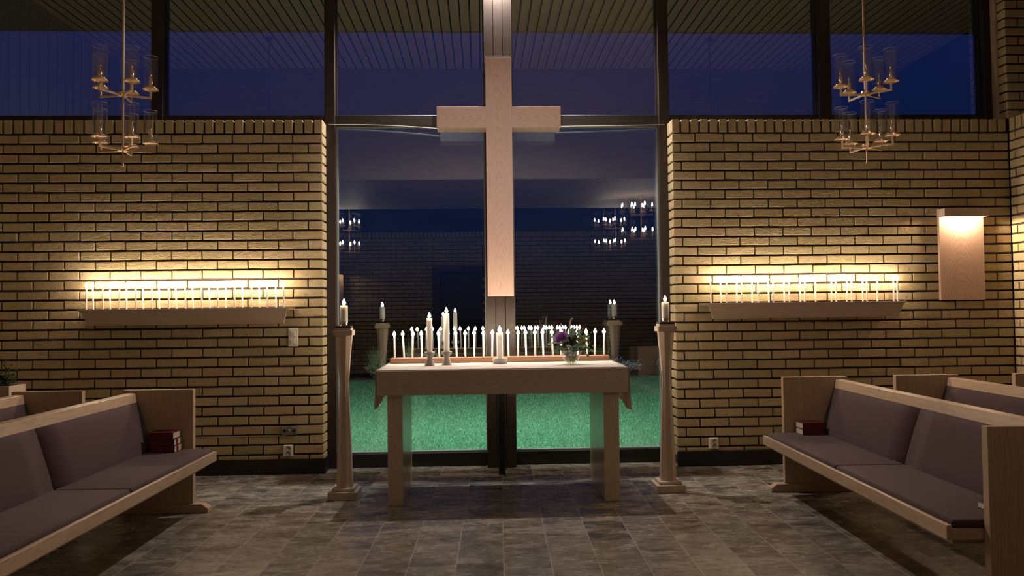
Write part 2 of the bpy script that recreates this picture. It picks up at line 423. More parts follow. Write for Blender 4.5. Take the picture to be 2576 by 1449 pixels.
def wall_bricks(bm, P, u0, u1, phase, hi, corner=None, ztop=ZT, nc=34, soldier=True, sold_phase=0.0, sold_pitch=.0835, gaps=(), zfirst=None):
    """phase: u of one joint in the odd courses; corner: 'hi' / 'lo' = outer corner with return, at u1 / u0"""
    D = .03; h = JT/2; hv = JV/2
    for n in range(1, nc+1):
        zc1 = ztop - P0*(n-1) - hv; zc0 = ztop - P0*n + hv
        if zc1 < .02: break
        zc0 = max(zc0, 0.0)
        ph = phase if n % 2 else phase + BL/2
        k = math.ceil((u0-ph)/BL); js = []
        a = ph + k*BL
        while a < u1 - .03:
            if a > u0+.03: js.append(a + rng.uniform(-.003, .003))
            a += BL
        es = [u0 - h] + js + [u1 + h]
        for q, (s, e) in enumerate(zip(es, es[1:])):
            s_, e_ = s+h, e-h
            if any(g0 < (s_+e_)/2 < g1 and gz0 < (zc0+zc1)/2 < gz1 for g0, g1, gz0, gz1 in gaps): continue
            isc = (corner == 'hi' and q == len(es)-2) or (corner == 'lo' and q == 0)
            if isc:
                full = e_-s_ > .16
                brick(bm, P, s_, e_, zc0, zc1, 0, .118 if full else .243, hi)
                if full:
                    if corner == 'hi': brick(bm, P, u1-.12, u1, zc0, zc1, .118+JT, .243, hi)
                    else: brick(bm, P, u0, u0+.12, zc0, zc1, .118+JT, .243, hi)
            else: brick(bm, P, s_, e_, zc0, zc1, 0, D, hi)
    if soldier:
        a = u0 + sold_phase
        c0 = [u0] if sold_phase > .02 else []
        edges = []
        if corner == 'hi':
            a = u1
            while a > u0+.01: edges.append((max(u0, a-sold_pitch+.017), a)); a -= sold_pitch
        else:
            a = u0
            while a < u1-.01: edges.append((a, min(u1, a+sold_pitch-.017))); a += sold_pitch
        for q, (s, e) in enumerate(edges):
            if e-s < .02: continue
            if corner and q == 0:
                brick(bm, P, s, e, ztop+hv, ztop+.121, 0, .118, hi)
                brick(bm, P, s, e, ztop+hv, ztop+.121, .118+JT, .243, hi)
            else: brick(bm, P, s, e, ztop+hv, ztop+.121, 0, D if not corner else .1, hi)

def mapY(y=0.0, sgn=1): return lambda u, d, z: (u, y + sgn*d, z)
def mapX(x, sgn): return lambda u, d, z: (x + sgn*d, u, z)

def struct(name, bm, mats, parent=None, smooth=False):
    o = obj(name, bm, mats, parent, smooth)
    if not parent: o['kind'] = 'structure'
    return o

XL, XR, XW, YB, ZC = -3.0, 6.03, 3.022, -9.0, 4.43

bm = BM(); wall_bricks(bm, mapY(0), XL, 0.0, -.248, True, 'hi')
box(bm, XL, -.018, .022, .236, 0, 2.99, mi=1); struct('wall_front_left', bm, [M_brick, M_mortar])
bm = BM(); wall_bricks(bm, mapY(0), XW, XR, 3.226, True, 'lo')
box(bm, XW+.018, XR+.02, .022, .236, 0, 2.99, mi=1); struct('wall_front_right', bm, [M_brick, M_mortar])
# right side wall (faces the aisle), then its far part in simpler bricks
bm = BM(); wall_bricks(bm, lambda u, d, z: (XR + d, -u, z), 0.012, 1.3, .08, True)
wall_bricks(bm, lambda u, d, z: (XR + d, -u, z), 1.3+JT, 9.0, .08, False)
box(bm, XR+.015, XR+.2, .236, YB, 0, 2.99, mi=1); box(bm, XR+.2, XR+.82, .236, YB, 2.9, 2.99, mi=1); struct('wall_right', bm, [M_brick, M_mortar])
bm = BM(); wall_bricks(bm, lambda u, d, z: (XL - d, -u, z), 0.0, 9.0, .08, False)
box(bm, XL-.011, XL-.2, 0, YB, 0, 2.99, mi=1); struct('wall_left', bm, [M_brick, M_mortar])
bm = BM(); wall_bricks(bm, mapY(YB, -1), XL, XR, .11, False, gaps=((.45, 1.5, 0, 2.2),))
box(bm, XL, .47, YB-.011, YB-.2, 0, 2.99, mi=1); box(bm, 1.48, XR, YB-.011, YB-.2, 0, 2.99, mi=1); box(bm, .47, 1.48, YB-.011, YB-.2, 2.2, 2.99, mi=1)
struct('wall_back', bm, [M_brick, M_mortar])
bm = BM(); box(bm, .47, 1.48, YB-.12, YB-.16, 0, 2.2, .004); d_ = struct('door_1', bm, M_mull)
bm = BM(); tube(bm, [(1.38, YB-.12, 1.05), (1.38, YB-.06, 1.05), (1.26, YB-.06, 1.05)], .009); obj('door_handle', bm, M_steelg, d_, True)
bm = BM(); box(bm, .33, .50, YB-.16, YB+.012, 0, 2.28, .002); box(bm, 1.45, 1.63, YB-.16, YB+.012, 0, 2.28, .002); box(bm, .5, 1.45, YB-.16, YB+.012, 2.16, 2.28, .002); obj('door_frame', bm, M_mull, d_)
# brick pier that rises to the ceiling above the right-hand corner
bm = BM()
for n in range(0, 18):
    z0 = 3.012 + P0*n; z1 = z0 + P0-JV
    if z0 > ZC-.02: break
    z1 = min(z1, ZC)
    if n % 2: 
        brick(bm, mapY(0), XR, XR+.242, z0, z1, 0, .118, True); brick(bm, mapY(0), XR, XR+.12, z0, z1, .13, .2, True); s = XR+.254
    else:
        brick(bm, mapY(0), XR, XR+.115, z0, z1, 0, .2, True); s = XR+.127
    while s < XR+.8: brick(bm, mapY(0), s, s+.242, z0, z1, 0, .03, True); s += BL
box(bm, XR+.011, XR+1.0, .011, .2, 3.0, ZC, mi=1); struct('wall_right_pier', bm, [M_brick, M_mortar])

# floor, ceiling, upper walls
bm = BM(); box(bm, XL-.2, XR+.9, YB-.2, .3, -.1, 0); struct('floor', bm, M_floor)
bm = BM(); box(bm, XL-.2, XR+1.0, YB-.2, .34, ZC, ZC+.1); struct('ceiling', bm, M_plank)
bm = BM(); box(bm, XL, XR, -2.6, -5.4, 3.02, ZC-.002); struct('trim_1', bm, M_fascia)      # dropped timber box over the middle of the room
bm = BM(); box(bm, XL-.1, XL, 0, YB, 3.0, ZC); struct('wall_upper_left', bm, M_panelL)
bm = BM(); box(bm, XR+.8, XR+.9, -.0, YB, 2.9, ZC); struct('wall_upper_right', bm, M_frameK)
bm = BM(); box(bm, XL, XR, YB-.1, YB-.15, 3.0, ZC); struct('wall_upper_back', bm, M_frameK)

# skirting
bm = BM(); box(bm, XL, .018, -.02, 0.0, 0, .126, .002); box(bm, 0.002, .018, 0, .185, 0, .126, .002); struct('baseboard_left', bm, M_skirt)
bm = BM(); box(bm, XW-.006, XR, -.022, 0.0, 0, .130, .008, 2); struct('baseboard_right', bm, M_skirt)
bm = BM()
for yy, ph in ((-.021, 0),):
    tube(bm, [(3.075, yy-.002, .095), (3.15, yy-.002, .095)], .0012, 5); tube(bm, [(3.075, yy-.002, .095), (3.075, yy-.002, .04)], .0012, 5)
    tube(bm, [(3.10, yy-.002, .072), (3.14, yy-.002, .072)], .0012, 5)
bm.free()

# ------------------------------------------------------------------ window wall
YG = .25; ZS = 3.0
bm = BM()
third = .0817
for k, xo in enumerate((1.388, 1.388+third+.0025, 1.388+2*third+.005)):
    box(bm, xo, xo+third, .08 if k != 1 else .084, .30, 0, ZC, .003)
struct('trim_3', bm, M_mull)                                                                  # broad centre post
for i, (a, b) in enumerate(((-1.51, -1.41), (-.012, .078), (2.948, 3.042), (4.413, 4.525), (5.945, 6.03))):
    bm = BM(); box(bm, a, b, .17, .31, (0 if i in (1, 2) else ZS), ZC, .003); struct('trim_%d' % (4+i), bm, M_mull if i in (1, 2) else M_frameK)
bm = BM(); box(bm, 6.012, 6.03, .10, .17, ZS, ZC, .001); struct('trim_9', bm, M_oakZ)
bm = BM(); box(bm, XL, XR, .185, .32, ZS, ZS+.092, .003); struct('trim_10', bm, M_frameK)    # transom
bm = BM(); box(bm, -.012, 3.042, .19, .32, 0, .118, .003); struct('trim_11', bm, M_black)    # sill rail
bm = BM(); box(bm, XL, XR, .2, .32, ZC-.06, ZC, .003); struct('trim_12', bm, M_frameK)
def window(n, x0, x1, z0, z1, mat, second=0, bead=True):
    bm = BM(); b = .008
    box(bm, x0, x0+b, YG-.02, YG+.03, z0, z1); box(bm, x1-b, x1, YG-.02, YG+.03, z0, z1)
    box(bm, x0+b, x1-b, YG-.02, YG+.03, z0, z0+b); box(bm, x0+b, x1-b, YG-.02, YG+.03, z1-b, z1)
    w = struct('window_%d' % n, bm, M_alu if bead else M_frameK)
    def pane(y, rot, m):
        bm = BM(); xs = [x0+b/2, x1-b/2]; cx = (x0+x1)/2
        vs = [bm.verts.new((x, y + math.tan(rot)*(x-cx), z)) for x, z in ((xs[0], z0), (xs[1], z0), (xs[1], z1), (xs[0], z1))]
        bm.faces.new(vs); obj('glass_pane', bm, m, w)
    pane(YG, 0, mat)
    if second: pane(YG+.02, second, M_pane2)
    return w
window(1, .078, 1.388, .118, ZS, M_pane, rad(.02))
window(2, 1.638, 2.948, .118, ZS, M_pane, rad(.85))
for k, (a, b, s2) in enumerate(((XL, -1.51, 0), (-1.41, -.012, 0), (.078, 1.388, 0), (1.638, 2.948, rad(.5)), (3.042, 4.413, 0), (4.525, 5.945, 0))):
    window(3+k, a, b, ZS+.092, ZC-.06, M_paneU, s2, False)

# ------------------------------------------------------------------ outdoors
bm = BM(); box(bm, -60, 60, .34, 120, -.3, -.13); struct('floor_field', bm, M_field)
bm = BM(); box(bm, -6, 9, .34, 10.2, -.14, -.10); tag(obj('lawn_ground', bm, M_soil), kind='structure')
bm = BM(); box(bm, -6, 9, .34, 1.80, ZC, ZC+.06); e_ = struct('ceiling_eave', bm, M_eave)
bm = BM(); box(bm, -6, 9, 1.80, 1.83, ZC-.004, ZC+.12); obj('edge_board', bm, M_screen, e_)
def blades(name, n, area, h, w, mat, seed, lean=1.1):
    r = random.Random(seed); vs = []; fs = []
    for i in range(n):
        x, y, z = area(r); a = r.uniform(0, PI); L = h*r.uniform(.5, 1.15); t = r.uniform(0, 2*PI); s = L*lean*r.uniform(.1, 1)
        dx, dy = math.cos(a)*w/2, math.sin(a)*w/2; k = len(vs)
        vs += [(x-dx, y-dy, z), (x+dx, y+dy, z), (x+math.cos(t)*s, y+math.sin(t)*s, z+L)]
        fs.append((k, k+1, k+2))
    me = bpy.data.meshes.new(name); me.from_pydata(vs, [], fs); me.materials.append(mat)
    o = bpy.data.objects.new(name, me); COL.objects.link(o); return o
def lawn_area(r):
    y = .9 + 8.8*r.random()**1.6
    hw = 1.0 + (y+7)*.30
    return (1.5 + r.uniform(-1, 1)*hw, y, -.10)
tag(blades('lawn_grass', 330000, lawn_area, .024, .0034, M_grass, 3), 'short mown green grass of the lawn beyond the tall window', 'grass', kind='stuff')

def shrub(name, label, x, y, h, w, mat, seed, n=260, kind='spray'):
    r = random.Random(seed); bm = BM()
    for i in range(n):
        a = r.uniform(0, 2*PI); q = r.random()**.5; L = h*r.uniform(.5, 1.0)*(1-.3*q)
        b = Vector((math.cos(a)*q*w*.35, math.sin(a)*q*w*.35, 0)); o = Vector((math.cos(a)*q*w, math.sin(a)*q*w, L))
        if kind == 'spray':
            m = (b+o)/2 + Vector((0, 0, L*.1)); ww = .012
            d = Vector((-math.sin(a), math.cos(a), 0))*ww
            v = [bm.verts.new(b-d*.5), bm.verts.new(b+d*.5), bm.verts.new(m+d), bm.verts.new(m-d), bm.verts.new(o)]
            bm.faces.new((v[0], v[1], v[2], v[3])); bm.faces.new((v[3], v[2], v[4]))
        else:
            p = o*r.uniform(.2, 1) ; p.z = abs(p.z)
            for _ in range(3):
                c = p + Vector((r.uniform(-.05, .05), r.uniform(-.05, .05), r.uniform(-.03, .05)))
                d1 = Vector((r.uniform(-1, 1), r.uniform(-1, 1), r.uniform(-.4, 1))).normalized()*.05; d2 = d1.cross(Vector((r.uniform(-1, 1), r.uniform(-1, 1), 1))).normalized()*.014
                bm.faces.new([bm.verts.new(c-d1), bm.verts.new(c+d2), bm.verts.new(c+d1), bm.verts.new(c-d2)])
    o_ = obj(name, bm, mat); o_.location = (x, y, -.12); tag(o_, label, 'plant', 'plants along the far edge of the lawn')
shrub('tall_grass_clump', 'tall thin ornamental grass at the far lawn edge, beside the left candle stand', -1.05, 11.0, .85, .30, M_pl2, 11, 240)
shrub('silver_shrub', 'silvery blue shrub beyond the lawn, just left of the altar table', .12, 10.7, .68, .40, M_pl1, 12, 420, 'leaf')
shrub('olive_shrub', 'olive green rounded shrub beyond the lawn left of the silvery one', -.85, 10.25, .50, .42, M_pl2, 13, 380, 'leaf')
shrub('low_pale_plant', 'low pale-tipped plant in front of the olive shrub on the lawn edge', .05, 9.95, .26, .38, M_pl1, 14, 150, 'leaf')
shrub('leafy_shrub', 'dark leafy shrub at the lawn edge half hidden by the left candle stand', -1.9, 10.5, .60, .40, M_pl2, 18, 300, 'leaf')
shrub('tall_seed_head_plant', 'tall pointed olive plant rising behind the shrubs left of the table', -.36, 11.6, .95, .22, M_pl2, 19, 160)
shrub('dry_ground_cover', 'low dry grey ground cover beyond the lawn right of the altar table', 4.35, 10.9, .38, .70, M_pl3, 15, 600, 'leaf')
shrub('dry_bush', 'dry grey bush beyond the lawn beside the right candle stand', 5.75, 10.7, .50, .48, M_pl3, 16, 420, 'leaf')
shrub('thin_grass_clump', 'thin dark grass clump behind the dry ground cover at right', 4.3, 12.2, .75, .40, M_pl2, 17, 180)

# LED strip below the eave, turned towards the lawn
bm = BM(); box(bm, .55, 2.45, .41, .49, ZC-.05, ZC-.001, .003); st = obj('eave_light_strip', bm, M_steelg); tag(st, 'slim grey outdoor light strip fixed under the eave above the tall window', 'light')
ld = bpy.data.lights.new('eave_light', 'AREA'); ld.shape = 'RECTANGLE'; ld.size = 1.8; ld.size_y = .06; ld.energy = EAVE_W; ld.color = (.86, .96, .98)
lo = bpy.data.objects.new('eave_light', ld); COL.objects.link(lo); lo.location = (1.5, .46, ZC-.062); lo.rotation_euler = (rad(32), 0, 0); ld.spread = rad(112)
# added, unseen spotlight above the cross, lighting post, table and floor from above
t = thing('added_ceiling_spot', 'added unseen black spotlight on the ceiling directly above the wooden cross', 'light', (1.512, .03, ZC))
bm = BM(); lathe(bm, [(.045, -.012), (.045, 0)], n=20); lathe(bm, [(.030, -.075), (.034, -.078), (.034, -.012)], n=20, cap0=False); obj('housing', bm, M_black, t, 'auto')
ld = bpy.data.lights.new('spotlight', 'SPOT'); ld.energy = SPOT_W; ld.spot_size = rad(150); ld.spot_blend = .5; ld.shadow_soft_size = .028; ld.color = (1.0, .89, .83)
lo = bpy.data.objects.new('spotlight', ld); COL.objects.link(lo); lo.location = (1.512, .03, ZC-.085)
# second added spotlight, unseen under the timber box, brightening cross and table front
t = thing('added_ceiling_spot', 'added unseen black spotlight under the timber box, aimed at the altar table', 'light', (1.56, -2.95, 3.02))
bm = BM(); lathe(bm, [(.045, -.012), (.045, 0)], n=20); lathe(bm, [(.036, -.085), (.040, -.088), (.040, -.012)], n=20, cap0=False); obj('housing', bm, M_black, t, 'auto')
ld = bpy.data.lights.new('spotlight', 'SPOT'); ld.energy = ALTAR_W; ld.spot_size = rad(66); ld.spot_blend = .6; ld.shadow_soft_size = .03; ld.color = (1.0, .84, .74)
lo = bpy.data.objects.new('spotlight', ld); COL.objects.link(lo); lo.location = (1.56, -2.95, 2.925)
lo.rotation_euler = (Vector((1.5, -.2, 2.25)) - lo.location).to_track_quat('-Z', 'Y').to_euler()

# ------------------------------------------------------------------ cross
cr = thing('wooden_cross', 'large plain pale wooden cross fixed to the dark centre post of the window', 'cross', (0, 0, 0))
bm = BM(); box(bm, 1.401, 1.623, -.10, .078, 1.477, 3.517, .0015); obj('upright', bm, M_crossV, cr)
bm = BM(); box(bm, .984, 2.040, -.0993, .0775, 2.912, 3.093, .0015); obj('crossbar', bm, M_crossH, cr)

# hanging wire across the window
bm = BM()
pts = [(0.02 + (.98-.02)*k/10, .17-.06*k/10, 3.003 - .05*(k/10)**2) for k in range(11)]
tube(bm, pts, .0035, 6); w_ = obj('cable', bm, M_cable); tag(w_, 'thin pale cable running from the left brick pier to the cross arm', 'cable', 'cables along the transom')
bm = BM(); tube(bm, [(2.04 + .96*k/6, .13+.04*k/6, 2.975 + .022*(k/6)) for k in range(7)], .0035, 6)
w_ = obj('cable', bm, M_cable); tag(w_, 'thin pale cable running from the cross arm to the right brick pier', 'cable', 'cables along the transom')
bm = BM(); tube(bm, [(-1.6+.13*k, -.006, .322+.0012*math.sin(k)) for k in range(11)] , .004, 6)
w_ = obj('cable', bm, M_cable); tag(w_, 'thin pale cable along a low brick joint behind the front left pew', 'cable')

# ------------------------------------------------------------------ candles
ORD = ['first', 'second', 'third', 'fourth', 'fifth', 'sixth', 'seventh', 'eighth', 'ninth', 'tenth', 'eleventh', 'twelfth', 'thirteenth']
def flame_bm(r, h, n=10):
    bm = BM(); prof = [(r*.25, 0), (r*.72, h*.10), (r, h*.27), (r*.88, h*.45), (r*.55, h*.68), (r*.22, h*.88), (r*.03, h)]
    lathe(bm, prof, n=n); return bm
def make_candle(name, r, h, fr, fh, label, cat='candle', n=16):
    t = thing(name, label, cat)
    bm = BM(); lathe(bm, [(r*.98, 0), (r, .002), (r*1.0, h-.004), (r*.92, h), (r*.6, h-.003), (r*.25, h-.003)], n=n); obj('wax_body', bm, M_wax, t, True)
    bm = BM(); tube(bm, [(0, 0, h-.004), (.0006, 0, h+.006)], .0011, 5); obj('wick', bm, M_wick, t)
    f = obj('flame', flame_bm(fr, fh), M_flame, t, True); f.location = (0, 0, h+.003)
    return t
def place(proto, state, loc, label, group=None, tilt=(0, 0)):
    o = proto if state['first'] else copy_tree(proto)
    state['first'] = False
    o.location = loc; o.rotation_euler = (tilt[0], tilt[1], 0)
    o['label'] = label
    if group: o['group'] = group
    return o
rc = random.Random(21)
tap = make_candle('taper_candle', .0066, .183, .0122, .038, 'x'); st1 = {'first': True}
LF = [-1.901, -1.766, -1.635, -1.501, -1.367, -1.232, -1.096, -0.963, -0.831, -0.697, -0.558, -0.427, -0.292]
LB = [-1.884, -1.748, -1.614, -1.477, -1.345, -1.205, -1.069, -0.931, -0.799, -0.662, -0.522, -0.383]
LB = [x+.012 for x in LB]
RF = [3.297, 3.43, 3.564, 3.705, 3.835, 3.976, 4.106, 4.38, 4.515, 4.649, 4.917]
RB = [3.401, 3.538, 3.673, 3.817, 3.952, 4.093, 4.227, 4.366, 4.502, 4.642, 4.771, 4.916]
for arr, y, z, side, row in ((LF, -.135, 1.402, 'left', 'front'), (LB, -.075, 1.402, 'left', 'back'), (RF, -.135, 1.398, 'right', 'front'), (RB, -.075, 1.398, 'right', 'back')):
    for i, x in enumerate(arr):
        place(tap, st1, (x, y, z), 'lit slim candle, %s from the left in the %s row of the %s wall shelf' % (ORD[i], row, side),
              'slim candles on the %s wall shelf' % side, (rc.uniform(-.008, .008), rc.uniform(-.035, .02) if row == 'front' else rc.uniform(-.05, -.005) if side == 'left' else rc.uniform(-.015, .01)))
T = [0.661, 0.729, 0.799, 0.869, 0.941, 1.007, 1.079, 1.147, 1.216, 1.287, 1.359, 1.428, 1.496, 1.559, 1.633, 1.7, 1.769, 1.838, 1.908, 1.982, 2.045, 2.113, 2.182, 2.251, 2.32]
tilts = [-.01, -.055, .03, -.02, .0, -.03, .0, -.05, .0, -.01, .0, .02, -.01, -.02, .01, -.02, -.01, -.03, -.03, .0, -.02, .0, -.03, .03, -.01]
tap2 = make_candle('taper_candle', .0074, .172, .0135, .040, 'x'); st2 = {'first': True}
for i, x in enumerate(T):
    fr_ = i % 2 == 0
    place(tap2, st2, (x, -.503 if fr_ else -.443, .9905), 'lit slim candle, %s from the left in the %s row of the table board' % (ORD[i//2], 'front' if fr_ else 'rear'),
          'slim candles on the board across the table', (rc.uniform(-.01, .01), tilts[i]))

def shelf(name, label, x0t, x1t, z_top, group=None):
    """hopper-shaped oak candle shelf hung on the brick wall"""
    t = thing(name, label, 'shelf', (0, 0, 0), 0, group)
    zt, zl, zb = z_top, z_top-.019, z_top-.132
    bm = BM(); prism(bm, [(x0t, zt), (x1t, zt), (x1t-.018, zl), (x0t+.02, zl)], -.20, -.004, 'Y', bev=.0012); obj('top_board', bm, M_oakX, t)
    bm = BM(); A = [(x0t+.028, zl), (x1t-.026, zl), (x1t-.058, zb), (x0t+.075, zb)]
    vs = [bm.verts.new((x, -.195 + (.028 if z == zb else 0) + dy, z)) for dy in (0, .018) for x, z in A]
    for q in ((0, 1, 2, 3), (7, 6, 5, 4), (0, 4, 5, 1), (1, 5, 6, 2), (2, 6, 7, 3), (3, 7, 4, 0)): bm.faces.new([vs[i] for i in q])
    bmesh.ops.recalc_face_normals(bm, faces=bm.faces); obj('front_board', bm, M_oakX, t)
    bm = BM(); box(bm, x0t+.16, x1t-.14, -.176, -.004, zb+.012, zl, .001); obj('box_body', bm, M_oakX, t)
    return t
shelf('candle_shelf', 'long tapered pale wooden shelf of candles on the brick wall left of the window', -1.945, -.229, 1.402)
shelf('candle_shelf', 'long tapered pale wooden shelf of candles on the brick wall right of the window', 3.229, 4.962, 1.398)

# ------------------------------------------------------------------ wall sconce at right
def sconce(label, dx=0, dy=0, flip=1):
    t = thing('wall_sconce', label, 'wall lamp', (dx, dy, 0))
    if flip < 0: t.rotation_euler = (0, 0, PI)
    bm = BM(); box(bm, 5.361, 5.762, -.032, -.003, 1.402, 2.204, .002); obj('backboard', bm, M_lamp, t)
    bm = BM(); box(bm, 5.361, 5.762, -.118, -.100, 2.128, 2.197, .0015); box(bm, 5.361, 5.379, -.100, -.032, 2.128, 2.197, .001); box(bm, 5.744, 5.762, -.100, -.032, 2.128, 2.197, .001)
    box(bm, 5.379, 5.744, -.100, -.032, 2.183, 2.197, .001); obj('canopy', bm, M_oakX, t)
    bm = BM(); lathe(bm, [(.004, 2.182), (.010, 2.178), (.016, 2.160), (.016, 2.150), (.010, 2.140), (.002, 2.136)][::-1], 5.562, -.062, n=12); obj('bulb', bm, M_sconce_bulb, t, True)
    return t
sconce('tall pale wooden wall lamp glowing under its canopy on the right brick wall')
sconce('pale wooden wall lamp on the back wall, seen only as a reflection in the window', 3.86, YB, -1)

# ------------------------------------------------------------------ switches and sockets
t = thing('light_switch', 'cream double rocker switch on the left brick pier beside the candle shelf', 'switch', (-.249, 0, 1.149))
bm = BM(); box(bm, -.041, .041, -.012, -.0005, -.077, .077, .004, 2); obj('cover_plate', bm, M_white, t)
for z in (.035, -.037):
    bm = BM(); box(bm, -.027, .027, -.016, -.0115, z-.030, z+.030, .0015); box(bm, -.017, .017, -.0195, -.0155, z-.018, z+.018, .0015); obj('rocker', bm, M_white, t)
t = thing('connection_box', 'small grey metal box with two round jacks on the left brick pier', 'connection box', (-.279, 0, .365))
bm = BM(); box(bm, -.064, .064, -.022, -.0005, -.036, .036, .002); obj('housing', bm, M_steelg, t)
for x in (-.041, .037):
    bm = BM(); Mt = Matrix.Translation((x, -.0225, 0)) @ Matrix.Rotation(PI/2, 4, 'X'); lathe(bm, [(.013, 0), (.013, .002), (.009, .003), (.009, .001)], n=16, M=Mt); obj('jack', bm, M_black, t)
    bm = BM(); box(bm, x-.02, x+.02, -.0235, -.0221, .019, .028); obj('label_strip', bm, M_pages, t)
bm = BM(); lathe(bm, [(.012, 0), (.010, .004), (.003, .006)], n=14, M=Matrix.Translation((-.002, -.0222, .002)) @ Matrix.Rotation(PI/2, 4, 'X')); obj('knob', bm, M_alu, t, True)
def socket(x, z, label):
    t = thing('wall_socket', label, 'socket', (x, 0, z))
    bm = BM(); box(bm, -.042, .042, -.030, -.0005, -.049, .049, .009, 3); obj('cover_plate', bm, M_white, t)
    for dz in (.021, -.021):
        R_ = Matrix.Translation((0.004, -.0302, dz)) @ Matrix.Rotation(PI/2, 4, 'X')
        bm = BM(); lathe(bm, [(.0195, 0), (.0195, .0012), (.0165, .0014), (.0165, .0004)], n=20, M=R_); o = obj('outlet', bm, M_socket, t, True)
        for sx in (-.0085, .0085):
            bm = BM(); lathe(bm, [(.0028, .0003), (.0028, .0016)], n=8, M=Matrix.Translation((.004+sx, -.0302, dz)) @ Matrix.Rotation(PI/2, 4, 'X')); obj('pin_hole', bm, M_hole, o)
    return t
socket(-.291, .199, 'cream double wall socket near the floor on the left brick pier')
socket(3.332, .193, 'cream double wall socket above the black skirting right of the window')

# ------------------------------------------------------------------ tall candle stands
def candle_stand(x, y, label, clabel, fl=0):
    t = thing('candle_stand', label, 'candle stand', (x, y, 0), 0, 'tall candle stands flanking the table')
    bm = BM(); box(bm, -.106, .106, -.106, .106, 0, .055, .002); obj('base', bm, M_oakX, t)
    bm = BM(); box(bm, -.082, .082, -.082, .082, .055, .077, .0015); obj('plinth', bm, M_oakX, t)
    bm = BM(); rings = []
    for z, w in ((.077, .058), (.45, .046), (.83, .0315), (1.0, .043), (1.186, .059)):
        c = w*.42
        P_ = [(w, -c), (w, c), (c, w), (-c, w), (-w, c), (-w, -c), (-c, -w), (c, -w)]
        rings.append([bm.verts.new((a, b, z)) for a, b in P_])
    for a, b in zip(rings, rings[1:]):
        for i in range(8): bm.faces.new((a[i], a[(i+1) % 8], b[(i+1) % 8], b[i]))
    bm.faces.new(list(reversed(rings[0]))); bm.faces.new(rings[-1]); obj('column', bm, M_oakZ, t)
    bm = BM(); box(bm, -.0695, .0695, -.0695, .0695, 1.186, 1.225, .002); box(bm, -.058, .058, -.058, .058, 1.225, 1.241, .001); obj('capital', bm, M_oakX, t)
    bm = BM(); box(bm, -.057, .057, -.057, .057, 1.241, 1.256, .002); obj('black_plate', bm, M_black, t)
    bm = BM(); lathe(bm, [(.024, 1.256), (.027, 1.259), (.024, 1.264), (.0275, 1.288), (.0255, 1.288), (.022, 1.268)], n=24); obj('brass_cup', bm, M_brass, t, 'auto')
    c = make_candle('pillar_candle', .0275, .122, .0135, .048, clabel, n=24); c.location = (x, y, 1.2845)
    return t
candle_stand(.329, -.855, 'tall waisted wooden candle stand left of the altar table', 'thick white lit candle on top of the left candle stand')
candle_stand(2.728, -.855, 'tall waisted wooden candle stand right of the altar table', 'thick white lit candle on top of the right candle stand')

# ------------------------------------------------------------------ altar table
t = thing('altar_table', 'large pale wooden altar table with two slab legs in front of the window', 'table', (0, 0, 0))
bm = BM(); box(bm, .613, 2.372, -1.20, -.40, .772, .944, .002); obj('tabletop', bm, M_apron, t)
bm = BM(); box(bm, .679, .785, -1.148, -.446, 0, .772, .002); obj('leg', bm, M_leg, t)
bm = BM(); box(bm, 2.204, 2.314, -1.148, -.446, 0, .772, .002); obj('leg', bm, M_leg, t)
# cloth
bm = BM(); nx, ny = 60, 26; x0, x1, y0, y1, zt = .606, 2.379, -1.192, -.408, .9465
nh = 9; cols = []
for i in range(nx + 2*nh + 1):
    col = []
    for j in range(ny+1):
        v = j/ny; y = y0 + (y1-y0)*v
        if i < nh or i > nx+nh:
            k = (nh-i)/nh if i < nh else (i-nx-nh)/nh
            s = -1 if i < nh else 1; xb = x0 if s < 0 else x1
            hang = .248 + .035*math.sin(v*4+.6)*(1-v) + (.035 if s > 0 else .0)*(1-v)
            fold = .016*math.sin(v*13 + (1 if s > 0 else 0)) + .010*math.sin(v*31)
            x = xb + s*(.002 + .003*k + abs(fold)*k*.8); z = zt - hang*k
            y = y + .012*k*math.sin(v*9)
        else:
            x = x0 + (x1-x0)*(i-nh)/nx; z = zt + .0012 + .0009*noise.noise(Vector((x*9, y*9, 0)))
            if j == 0: z -= .0006; y -= .0016*math.sin(x*9) + .002
        col.append(bm.verts.new((x, y, z)))
    cols.append(col)
for a, b in zip(cols, cols[1:]):
    for j in range(ny): bm.faces.new((a[j], b[j], b[j+1], a[j+1]))
o = obj('tablecloth', bm, M_linen, None, True); sm = o.modifiers.new('thickness', 'SOLIDIFY'); sm.thickness = .0016; sm.offset = 1
tag(o, 'white linen cloth over the altar table, hanging down at both ends', 'tablecloth')
bm = BM(); box(bm, .627, 2.354, -.535, -.412, .951, .990, .0025, 2); o = obj('candle_board', bm, M_board); tag(o, 'long reddish brown wooden board carrying slim candles along the back of the table', 'candle holder')
bm = BM(); box(bm, 1.476, 1.530, -.212, -.160, 0, .90, .002); o = obj('black_post', bm, M_black); tag(o, 'slim square black post on the floor behind the altar table', 'post')

